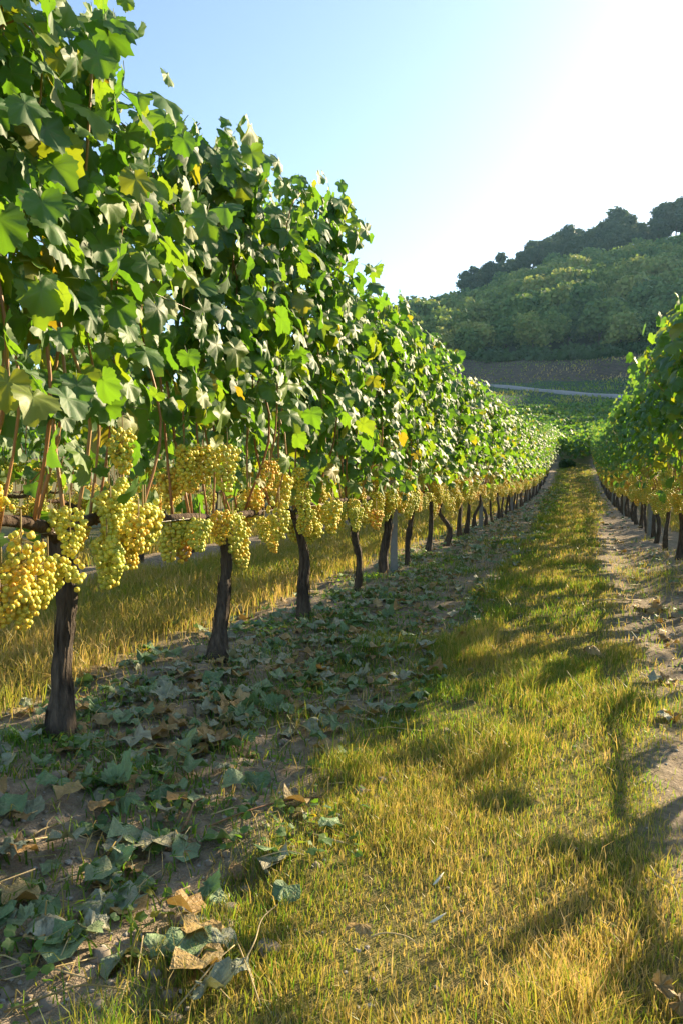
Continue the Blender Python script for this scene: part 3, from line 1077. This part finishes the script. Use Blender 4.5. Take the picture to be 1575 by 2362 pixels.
random.seed(5)
for k in range(4):
    tag(MIDV[k], f'grapevine on the {["thirteenth", "fourteenth", "fifteenth", "sixteenth"][k]} trunk of the left row', 'grapevine', 'vines of the left row')
for i in range(17, 46):
    t = LEFT_T[-1] + SPACING * (i - 12)
    if i < 29:
        e = place(MIDV[(i * 3 + 1) % 4], X_LEFT, t, .96 + .08 * random.random())
        lab = 'distant grapevine of the left row past the sixteenth trunk, one in an unbroken line'
    else:
        k = i - 29
        e = FARV[k] if k < 4 else place(FARV[(i * 3) % 4], X_LEFT, t, .96 + .08 * random.random())
        lab = 'grapevine at the far end of the left row where it meets the slope'
    tag(e, lab, 'grapevine', 'vines of the left row')
for e, t in RV:
    k = RNEAR.index(t)
    lab = ('nearer' if k == 0 else 'middle' if k == 1 else 'farther') + ' leafy grapevine of the right row cut off by the right frame edge' if t < 6.5 else \
        f'{["first", "second", "third", "fourth", "fifth", "sixth", "seventh"][sum(1 for q in RNEAR if 6.5 <= q < t)]} grapevine of the right row with its trunk in view beside the path'
    tag(e, lab, 'grapevine', 'vines of the right row')
for k in range(4):
    tag(RMID[k], 'grapevine in the shaded middle stretch of the right row', 'grapevine', 'vines of the right row')
for t in RIGHT_T:
    if 4.2 < t < 11.5: continue
    if t <= 4.2:
        k = RIGHT_T.index(t)
        e = RSH[k] if k < 4 else place(RSH[(k * 3) % 4], X_RIGHT, t, .97 + .06 * random.random())
        lab = 'grapevine of the right row out of frame beside the camera, shading the path'
    else:
        k = int(round((t - RNEAR[-1]) / SPACING)) - 1
        if k < 4: continue
        e = place(RMID[(k * 3) % 4], X_RIGHT, t, .96 + .08 * random.random())
        lab = 'grapevine in the shaded middle stretch of the right row' if k < 14 else 'grapevine at the far end of the right row beside the dark bush'
    tag(e, lab, 'grapevine', 'vines of the right row')
for xr, lab, g, t0, t1 in ((X_LEFT - 2.43, 'grapevine of the row behind the left row, glimpsed between its trunks', 'vines of the row behind', .4, 44),
                           (X_LEFT - 4.86, 'grapevine of the second row behind the left row, nearly hidden', 'vines of the second row behind', 1, 40),
                           (X_RIGHT + 2.43, 'grapevine of the row hidden behind the right row', 'vines of the hidden right hand row', 2, 44)):
    k = 0; t = t0
    while t < t1:
        e = place(FARV[(k * 3 + int(xr * 7)) % 4], xr, t, .95 + .08 * random.random())
        lb = lab
        if xr == X_LEFT - 2.43:
            yg = t * X_LEFT / xr
            j = sum(1 for q in LEFT_T[1:] if q < yg)
            if 1 <= j <= 6: lb = f'grapevine of the row behind, seen between the {WORD[j - 1] if j > 1 else "first"} and {WORD[j]} trunks of the left row'
            elif j == 0: lb = 'grapevine of the row behind, seen left of the first trunk'
            else: lb = 'grapevine of the row behind, lost behind the far trunks of the left row'
        tag(e, lb, 'grapevine', g)
        t += SPACING; k += 1

# ------------------------------------------------------------------ trellis posts and wires
def post(x, t, label, lean=(0, 0), g='trellis posts'):
    z = hz(x, t)
    e = empty('trellis_post', (x, t, z))
    e.rotation_euler = (lean[0], lean[1], .3)
    h = 2.05; w = .022; w2 = .03
    pr = np.array([(-w2, -w, 0), (-w2, w, 0), (-w2 + .006, w, 0), (-w2 + .006, -w + .006, 0), (w2 - .006, -w + .006, 0), (w2 - .006, w, 0), (w2, w, 0), (w2, -w, 0)])
    zz = np.array([-.3, .0, .5, 1.0, 1.5, h])
    V = (pr[None] + np.stack([np.zeros_like(zz), np.zeros_like(zz), zz], -1)[:, None]).reshape(-1, 3)
    i = np.arange(len(zz) - 1)[:, None] * 8; j = np.arange(8)[None]; j2 = (j + 1) % 8
    q = np.stack([i + j, i + j2, i + 8 + j2, i + 8 + j], -1).reshape(-1, 4)
    link('post', mk_mesh("post", V, q, M_POST, False), e)
    A = Acc()
    for zc in (.64, 1.05, 1.45, 1.85):
        A.add(*tube([(w2 + .0, -.012, zc), (w2 + .014, 0, zc + .012), (w2 + .0, .012, zc)], .003, 4))
    link('wire_hook', A.mesh("wire_hook", M_WIRE), e)
    tag(e, label, 'post', g)


post(X_LEFT - .01, 6.32, 'slim grey trellis post between the fifth and sixth trunks of the left row', (.01, -.01))
for k, t in enumerate((12.3, 18.2, 24.1, 30, 36, 42)):
    post(X_LEFT, t, 'far grey trellis post lost among the vines of the left row', (0, .01))
post(X_RIGHT, 11.3, 'grey trellis post in the right row beside the shaded trunks', (0, .02))
for t in (5.4, 17.2, 23.1, 29, 35, 41):
    post(X_RIGHT, t, 'grey trellis post hidden in the leaves of the right row')


def wire(x, z, label, sag=.012):
    ts = np.arange(-1.5, 44, .5)
    hh = macro(np.full_like(ts, x), ts)
    P = np.stack([x + .008 * np.sin(ts * 1.3 + z * 9), ts, hh + z + .035 - sag * np.abs(np.sin(ts * .53))], -1)
    V, F = tube(P, .0013, 4)
    o = link('trellis_wire', mk_mesh("trellis_wire", V, F, M_WIRE))
    tag(o, label, 'wire', 'trellis wires')


for x, nm in ((X_LEFT, 'left'), (X_RIGHT, 'right')):
    wire(x + .03, .64, f'lowest trellis wire of the {nm} row, carrying the woody arms')
    wire(x - .03, 1.05, f'second trellis wire of the {nm} row, at the lower edge of the leaves')
    wire(x + .05, 1.45, f'third trellis wire of the {nm} row, buried in the leaves')
    wire(x - .05, 1.85, f'top trellis wire of the {nm} row, high among the leaves')

# ------------------------------------------------------------------ grass
def blades(x, y, h, w, tone, lean, rg):
    n = len(x)
    z = height(x, y)
    a = rg.random(n) * 6.283
    u = np.stack([np.cos(a), np.sin(a), np.zeros(n)], -1)
    b = rg.random(n) * 6.283
    l = np.stack([np.cos(b), np.sin(b), np.zeros(n)], -1) * (lean * (.3 + rg.random(n)))[:, None] * h[:, None]
    B = np.stack([x, y, z - .006], -1)
    up = np.array([0, 0, 1.0])[None] * h[:, None]
    mid = B + up * .55 + l * .28
    tip = B + up * (1 - .35 * lean[:, None]) + l
    V = np.stack([B - u * w[:, None], B + u * w[:, None], mid + u * w[:, None] * .8, mid - u * w[:, None] * .8, tip], 1).reshape(-1, 3)
    k = np.arange(n)[:, None] * 5
    F = np.concatenate([k + [0, 1, 2], k + [0, 2, 3], k + [3, 2, 4]])
    return V, F, np.repeat(tone, 5)


def scatter(x0, x1, y0, y1, dens, rg):
    n = int((x1 - x0) * (y1 - y0) * dens)
    x = x0 + (x1 - x0) * rg.random(n); y = y0 + (y1 - y0) * rg.random(n)
    return x, y


GA = Acc()
rg = np.random.default_rng(77)
for (x0, x1, y0, y1, dens, hh, ww) in ((-1.0, .85, .75, 2.2, 52000, .07, .0010), (-1.0, .85, 2.2, 4, 28000, .075, .0013), (-1.05, .8, 4, 8, 7500, .08, .0022),
                                       (-1.1, .9, 8, 17, 2200, .09, .0042), (-1.3, 1.1, 17, 46, 650, .10, .008)):
    x, y = scatter(x0, x1, y0, y1, dens, rg)
    m = grassy_mask(x, y)
    clump = .25 + 1.25 * vnoise(x * 6, y * 6, 51) * (.4 + vnoise(x * 28, y * 28, 52)) * (.55 + .6 * vnoise(x * 1.7, y * 1.2, 53))
    keep = rg.random(len(x)) < m * clump * .9
    x, y = x[keep], y[keep]; n = len(x)
    patch = vnoise(x * 2.2, y * 1.5, 61)
    dry = np.clip(.56 + .6 * (patch - .4) + .26 * rg.normal(size=n), 0, 1)
    edge = sstep(-.35, -.75, x) if False else np.clip((-x - .3) / .35, 0, 1)
    dry = np.clip(dry - .25 * edge, 0, 1)
    h = hh * (.3 + .6 * rg.random(n)) * (.6 + .7 * vnoise(x * 3, y * 3, 66))
    tall = rg.random(n) < .03; h[tall] *= 1.8
    h *= .75 + .9 * sstep(.55, .8, vnoise(x * 4.5, y * 3.5, 67))
    V, F, t = blades(x, y, h, ww * (.7 + .6 * rg.random(n)), dry, .2 + .45 * rg.random(n), rg)
    GA.add(V, F, t)
tag(link("grass", GA.mesh("grass", M_GRASS, False, 'tone')), 'mown green and straw grass strip along the path between the rows', 'grass', None, 'stuff')

GB = Acc()
for (x0, x1, y0, y1, dens, hh, ww) in ((-3.75, -1.7, .8, 4, 5200, .15, .0017), (-3.75, -1.7, 4, 9, 2600, .16, .0026), (-3.75, -1.7, 9, 24, 800, .17, .005),
                                       (1.3, 3.0, 3, 20, 500, .15, .005), (-6.1, -4.2, 1, 20, 450, .17, .005)):
    x, y = scatter(x0, x1, y0, y1, dens, rg)
    keep = rg.random(len(x)) < grassy_mask(x, y) * (.5 + .8 * vnoise(x * 5, y * 5, 71))
    x, y = x[keep], y[keep]; n = len(x)
    dry = np.clip(.66 + .3 * (vnoise(x * 2, y * 2, 72) - .5) + .18 * rg.normal(size=n), 0, 1)
    h = hh * (.45 + .8 * rg.random(n))
    V, F, t = blades(x, y, h, ww * (.7 + .6 * rg.random(n)), dry, .3 + .5 * rg.random(n), rg)
    GB.add(V, F, t)
tag(link("dry_grass", GB.mesh("dry_grass", M_GRASS, False, 'tone')), 'tall straw coloured grass behind the left row of trunks', 'grass', None, 'stuff')

# weeds on the bare soil
GW = Acc()
for k in range(60):
    cx0 = -1.48 + .75 * rg.random() - .15; cy0 = 1.2 + 9 * rg.random() ** 1.6
    n = int(70 + 120 * rg.random())
    x = cx0 + rg.normal(size=n) * .09; y = cy0 + rg.normal(size=n) * .10
    h = .03 + .05 * rg.random(n)
    V, F, t = blades(x, y, h, np.full(n, .0022), np.clip(.12 + .12 * rg.normal(size=n), 0, 1), .5 + .6 * rg.random(n), rg)
    GW.add(V, F, t)
for (x0, x1, y0, y1, dens) in ((-1.9, -.6, .9, 3.5, 700), (.3, 1.2, 1.0, 9, 500), (-1.9, -.6, 3.5, 14, 250)):
    x, y = scatter(x0, x1, y0, y1, dens, rg); n = len(x)
    V, F, t = blades(x, y, .03 + .07 * rg.random(n), np.full(n, .0014) + .0001 * y, np.clip(.55 + .35 * rg.normal(size=n), 0, 1), .7 + .8 * rg.random(n), rg)
    GW.add(V, F, t)
tag(link("weeds", GW.mesh("weeds", M_GRASS, False, 'tone')), 'low green weeds and stray dry blades on the bare soil', 'weeds', None, 'stuff')

# low broad-leaved weeds between the litter and along the grass edge
fr = []
for k in range(46):
    cx0 = -1.9 + 1.35 * rg.random(); cy0 = 1.0 + 7 * rg.random() ** 1.7
    for q in range(int(20 + 50 * rg.random())):
        x = cx0 + rg.normal() * .07; y = cy0 + rg.normal() * .08
        a = rg.random() * 6.28
        fr.append(frame((x, y, hz(x, y) + .01 + .03 * rg.random()), (rg.normal() * .5, rg.normal() * .5, 1), (math.cos(a), math.sin(a), .2), .007 + .009 * rg.random()))
tag(link('ground_cover', join_leaves(fr, LEAF_LO, M_LEAF, 'ground_cover', rg)), 'small round leaved weeds on the soil along the left row', 'weeds', None, 'stuff')

# dry grass and scrub tufts on the shaded field and bank below the wood
bq = np.radians(-17 + 31 * rg.random(9000)); Rq = 82 + 54 * rg.random(9000)
keep = np.abs(Rq - np.interp(np.degrees(bq), bb, Rr)) > 1.6; bq, Rq = bq[keep], Rq[keep]
x, y = Rq * np.sin(bq), Rq * np.cos(bq); n = len(x)
big = vnoise(x / 5, y / 5, 81)
V, F, t = blades(x, y, (.12 + .55 * rg.random(n) * big), .05 + .07 * rg.random(n), np.clip(big * .9 - .1 + (Rq > 118) * .3 - .08 + .12 * rg.normal(size=n), 0, 1), .4 + .5 * rg.random(n), rg)
tag(link('field_grass', mk_mesh('field_grass', V, F, M_GRASS, False, {'tone': t})), 'rough grass on the shaded field and bank below the wood', 'grass', None, 'stuff')

# ------------------------------------------------------------------ fallen leaves
LIT_T = [leaf_template(38, 80 + k, True, .1 + .45 * (k % 3), .35 - .3 * (k % 2), .15, .45, k % 2 == 0, .07) for k in range(9)]
rg = np.random.default_rng(303)
for i in range(len(LIT_T)):
    v, f, a = LIT_T[i]
    nzz = .55 * fbm(v[:, 0] * 2.2 + i * 7, v[:, 1] * 2.2, 8 + i, 2)
    v = v.copy(); v[:, 2] += nzz
    ax = rg.random() * 6.28; q = v[:, 0] * math.cos(ax) + v[:, 1] * math.sin(ax)
    v[:, 2] += (.3 + 1.1 * rg.random()) * np.maximum(q - .2, 0) ** 1.3
    LIT_T[i] = (v, f, a)
ME_LIT = {c: [mk_mesh("fallen_leaf", v, f, M_LIT[c], True, {'vein': a}) for v, f, a in LIT_T] for c in M_LIT}
LIT_LO = [(v, f, a) for v, f, a in (leaf_template(14, 90 + k, False, .1, .4, .2, .8, False, .03) for k in range(6))]


def litter_spots(n, y0, y1, pw, rg):
    out = []
    while len(out) < n:
        y = y0 + (y1 - y0) * rg.random() ** pw
        x = -1.2 + .38 * rg.normal()
        if rg.random() < .13: x = .62 + .2 * rg.normal()
        if x < -2.1 or x > .95 or (-.5 < x < .28): continue
        if fbm(np.array([x * 1.8]), np.array([y * 1.8]), 13, 2)[0] < -.02 and rg.random() < .6: continue
        zc = y * .955 - x * .296; xc = x * .955 + y * .296
        if zc < .9 or xc / zc < -.55: continue
        out.append((x, y))
    return out


def litter_frame(x, y, rg, s=None):
    z = hz(x, y) + .012 + .025 * rg.random()
    nrm = np.array([rg.normal() * .22, rg.normal() * .22, 1 if rg.random() < .8 else -1])
    a = rg.random() * 6.28
    return frame((x, y, z), nrm, (math.cos(a), math.sin(a), 0), s or (.028 + .024 * rg.random() ** 1.2))


def where(x, y):
    seg = [(1.45, 'on the soil nearest the camera'), (2.4, 'near the foot of the first trunk'), (3.5, 'between the first and third trunks'), (4.6, 'near the third trunk'), (99, 'beyond the third trunk')]
    s = next(w for lim, w in seg if y < lim)
    if x > .2: return 'in the right hand wheel track'
    if x > -.85: return s + ', at the grass edge'
    if x > -1.3: return s + ', on the open soil'
    return s + ', under the left row'


SP = litter_spots(296, 1.0, 5.4, 1.35, rg)
for (x, y) in SP:
    c = rg.choice(['green', 'pale', 'tan'], p=[.50, .31, .19])
    if x > .2: c = 'tan'
    M = litter_frame(x, y, rg); sz = float(np.linalg.norm(M[:3, 0])); up = M[2, 2] > 0
    o = link('fallen_leaf', ME_LIT[c][rg.integers(len(LIT_T))], None, Matrix(M.tolist()))
    tag(o, ('small ' if sz < .034 else 'large ' if sz > .045 else '') + ('' if up else 'upturned ') + {'green': 'grey-green fallen leaf ', 'pale': 'pale fallen leaf ', 'tan': 'tan dried leaf '}[c] + where(x, y), 'fallen leaf', 'fallen vine leaves on the soil')
for (c, n) in (('green', 1000), ('pale', 520), ('tan', 620)):
    fr = [litter_frame(x, y, rg, (.026 + .03 * rg.random()) * (1 if y < 14 else 1.3)) for x, y in litter_spots(n, 1.1, 32, 1.9, rg)]
    o = link('leaf_litter', join_leaves(fr, LIT_LO, M_LIT[c], 'leaf_litter', rg))
    tag(o, {'green': 'grey-green leaf litter spread', 'pale': 'pale leaf litter spread', 'tan': 'tan dry leaf litter spread'}[c] + ' along the soil of the left row', 'leaf litter', None, 'stuff')

# small stones and crumbs of soil
V0, F0 = ICO0
x, y = np.concatenate([rg.normal(size=2600) * .4 - 1.1, rg.normal(size=700) * .2 + .6]), 1 + 7 * rg.random(3300) ** 1.7
r = (.002 + .006 * rg.random(3300) ** 3) * (1 + y * .1)
P = (np.stack([x, y, height(x, y) + r * .3], -1)[:, None] + V0[None] * (r[:, None] * np.array([1, .8, .6])[None])[:, None, :] * (1 + .25 * rg.normal(size=(3300, 12, 1)))).reshape(-1, 3)
F = (F0[None] + (np.arange(3300) * 12)[:, None, None]).reshape(-1, 3)
tag(link('gravel', mk_mesh('gravel', P, F, M_STONE, False)), 'small pale stones and soil crumbs on the bare earth', 'gravel', None, 'stuff')

V0, F0 = ICO1; nq = 900
x, y = np.concatenate([rg.normal(size=700) * .38 - 1.15, rg.normal(size=200) * .16 + .68]), 1 + 6 * rg.random(nq) ** 1.6
r = .006 + .018 * rg.random(nq) ** 2.5
dirn = V0[None] * np.array([1, .85, .6]) * (1 + .22 * rg.normal(size=(nq, len(V0), 1)))
P = (np.stack([x, y, height(x, y) + r * .1], -1)[:, None] + dirn * r[:, None, None]).reshape(-1, 3)
tag(link('soil_clods', mk_mesh('soil_clods', P, (F0[None] + (np.arange(nq) * len(V0))[:, None, None]).reshape(-1, 3), M_CLOD, True)), 'rough clods of grey brown earth on the bare soil', 'soil clods', None, 'stuff')
# thin dry bits: broken stems and petioles strewn over the soil
A = Acc()
for k in range(420):
    x = -1.2 + .4 * rg.normal() if rg.random() < .75 else .62 + .2 * rg.normal(); y = 1 + 6 * rg.random() ** 1.7
    if -.5 < x < .3: continue
    a = rg.random() * 6.28; l = .03 + .10 * rg.random() ** 2; z = hz(x, y) + .008
    d1 = np.array([math.cos(a), math.sin(a), .15 * rg.normal()]) * l
    p0 = np.array([x, y, z]); A.add(*tube([p0 - d1, p0 + np.array([0, 0, .006]) + rg.normal(size=3) * .006, p0 + d1], .0011 + .0010 * rg.random(), 4))
tag(link('plant_debris', A.mesh('plant_debris', M_STRAW)), 'broken dry stems strewn over the soil', 'debris', None, 'stuff')

# ------------------------------------------------------------------ single stalks, twigs, odd leaves near the camera
def ground_at(px, py):
    """point of the flat ground seen at a pixel of the 1568 x 2352 view"""
    f = 1750.0; p = R_(2.5)
    dx, dy = (px - 784) / f, (1176 - py) / f
    fw = np.array([0, math.cos(p), -math.sin(p)]); upv = np.array([0, math.sin(p), math.cos(p)])
    v = np.array([1, 0, 0]) * dx + fw + upv * dy
    a = R_(17.2)
    v = np.array([v[0] * math.cos(a) - v[1] * math.sin(a), v[0] * math.sin(a) + v[1] * math.cos(a), v[2]])
    k = EYE / -v[2]
    return v[0] * k, v[1] * k


def stalk(px0, px1, h0, h1, r, mat, name, label, cat, head=False, g=None, kink=.005):
    (xa, ya), (xb, yb) = ground_at(*px0), ground_at(*px1)
    rr = np.random.default_rng(int(px0[0] * 7 + px1[1]))
    P = [(xa, ya, hz(xa, ya) + h0)]
    for u in (.33, .66):
        x, y = xa + (xb - xa) * u + rr.normal() * kink, ya + (yb - ya) * u + rr.normal() * kink
        P.append((x, y, hz(x, y) + h0 + (h1 - h0) * u + .008))
    P.append((xb, yb, hz(xb, yb) + h1))
    A = Acc()
    C = spline(P, 12)
    r *= .75
    A.add(*tube(C, np.linspace(r, r * .6, 12), 5))
    if head:
        dr = C[-1] - C[-2]; dr /= np.linalg.norm(dr)
        A.add(*tube([C[-1], C[-1] + dr * .012, C[-1] + dr * .03, C[-1] + dr * .04], [r * .6, r * 2.2, r * 1.8, .0003], 5))
    tag(link(name, A.mesh(name, mat)), label, cat, g)


stalk((400, 2325), (540, 2235), .012, .05, .0022, M_STRAW, 'straw_stalk', 'bright dry straw stalk angled up to the right at the bottom left', 'straw', g='straw stalks')
stalk((380, 2190), (530, 2320), .02, .02, .002, M_STRAW, 'straw_stalk', 'long dry straw stalk crossing the soil below the fallen leaves', 'straw', g='straw stalks')
stalk((560, 2250), (640, 2150), .03, .06, .002, M_STRAW, 'straw_stalk', 'dry straw stalk standing at the grass edge', 'straw', g='straw stalks')
stalk((545, 2190), (600, 2352), .02, .03, .0018, M_STRAW, 'straw_stalk', 'thin straw stalk running down into the grass tuft', 'straw', g='straw stalks')
stalk((300, 2030), (370, 1990), .02, .03, .0018, M_STRAW, 'straw_stalk', 'short straw stalk among leaves in the left shade', 'straw', g='straw stalks')
stalk((600, 1990), (700, 2010), .03, .04, .0018, M_STRAW, 'straw_stalk', 'pale straw stalk poking out of the grass edge by the dirt', 'straw', g='straw stalks')
stalk((800, 1620), (860, 1668), .02, .04, .002, M_STRAW, 'straw_stalk', 'pale straw stalk at the grass edge by the leaf litter', 'straw', g='straw stalks')
stalk((1300, 1590), (1345, 1635), .08, .05, .0016, M_STRAW, 'straw_stalk', 'thin pale stalk sticking out of the sunlit path grass', 'straw', g='straw stalks')
stalk((1490, 2050), (1560, 2110), .05, .01, .002, M_STRAW, 'straw_stalk', 'wavy pale stalk lying over the dirt at the right edge', 'straw', g='straw stalks')
stalk((850, 2215), (960, 2220), .05, .04, .002, M_STRAW, 'straw_stalk', 'thin stem running from the orange leaf in the grass', 'straw', g='straw stalks')
stalk((10, 2285), (290, 2300), .015, .03, .0028, M_RACHIS, 'green_shoot', 'long green vine shoot lying on the soil at the bottom left', 'shoot')
stalk((415, 1915), (465, 1855), .01, .03, .006, M_TWIG, 'dry_twig', 'short reddish twig propped in a patch of sun on the soil', 'twig')
stalk((480, 1905), (740, 1835), .012, .012, .0035, M_TWIG, 'dry_twig', 'long thin twig lying along the dirt at the grass edge', 'twig', kink=.01)
stalk((640, 1640), (745, 1610), .01, .02, .005, M_TWIG, 'dry_twig', 'pale curled twig in the sun on the open soil', 'twig', kink=.02)
stalk((1360, 1385), (1470, 1378), .01, .01, .008, M_STRAW, 'dry_twig', 'pale stick lying across the right hand wheel track', 'twig')


def lone_leaf(px, py, s, c, dz, label, seed):
    x, y = ground_at(px, py)
    r2 = np.random.default_rng(seed)
    M = litter_frame(x, y, r2, s); M[2, 3] += dz
    tag(link('fallen_leaf', ME_LIT[c][seed % len(LIT_T)], None, Matrix(M.tolist())), label, 'fallen leaf', 'fallen leaves in the grass')


lone_leaf(832, 2235, .028, 'tan', .05, 'small orange dry leaf caught in the foreground grass', 4)
lone_leaf(1350, 1520, .055, 'tan', .04, 'yellow vine leaf resting on the path grass', 5)
lone_leaf(1515, 2325, .024, 'tan', .02, 'crumpled brown leaf at the bottom right corner', 6)
lone_leaf(1560, 2335, .026, 'tan', .01, 'brown leaf half out of the bottom right corner', 8)
for k, (px, py, a) in enumerate(((993, 2105, 1.0), (985, 2195, .5))):
    x, y = ground_at(px, py)
    z = hz(x, y) + .06
    V, F = tube([(0, 0, 0), (.008 * math.cos(a), .008 * math.sin(a), .002), (.02 * math.cos(a), .02 * math.sin(a), .008), (.03 * math.cos(a), .03 * math.sin(a), .014)], [.0006, .0028, .0024, .0004], 5)
    o = link('seed_husk', mk_mesh('seed_husk', V, F, M_CHAFF)); o.location = (x, y, z)
    tag(o, ('upper' if k == 0 else 'lower') + ' of two pale seed husks caught in the shaded grass', 'seed husk', 'seed husks')

# ------------------------------------------------------------------ haze: one closed box of pale air round the whole place
HZ = bpy.data.materials.new("haze_air"); HZ.use_nodes = True
nt = HZ.node_tree; nt.nodes.clear()
ho = nt.nodes.new("ShaderNodeOutputMaterial"); hv = nt.nodes.new("ShaderNodeVolumePrincipled")
hv.inputs['Color'].default_value = (.40, .72, 1.0, 1)
hv.inputs['Density'].default_value = 0.0002
hv.inputs['Anisotropy'].default_value = 0.35
nt.links.new(hv.outputs[0], ho.inputs['Volume'])
x0, x1, y0, y1, z0, z1 = -480, 480, -90, 600, -8, 135
Vb = np.array([(x, y, z) for z in (z0, z1) for y in (y0, y1) for x in (x0, x1)])
Fb = np.array([(0, 2, 3, 1), (4, 5, 7, 6), (0, 1, 5, 4), (2, 6, 7, 3), (0, 4, 6, 2), (1, 3, 7, 5)])
tag(link('haze', mk_mesh('haze', Vb, Fb, HZ, False)), kind='stuff')
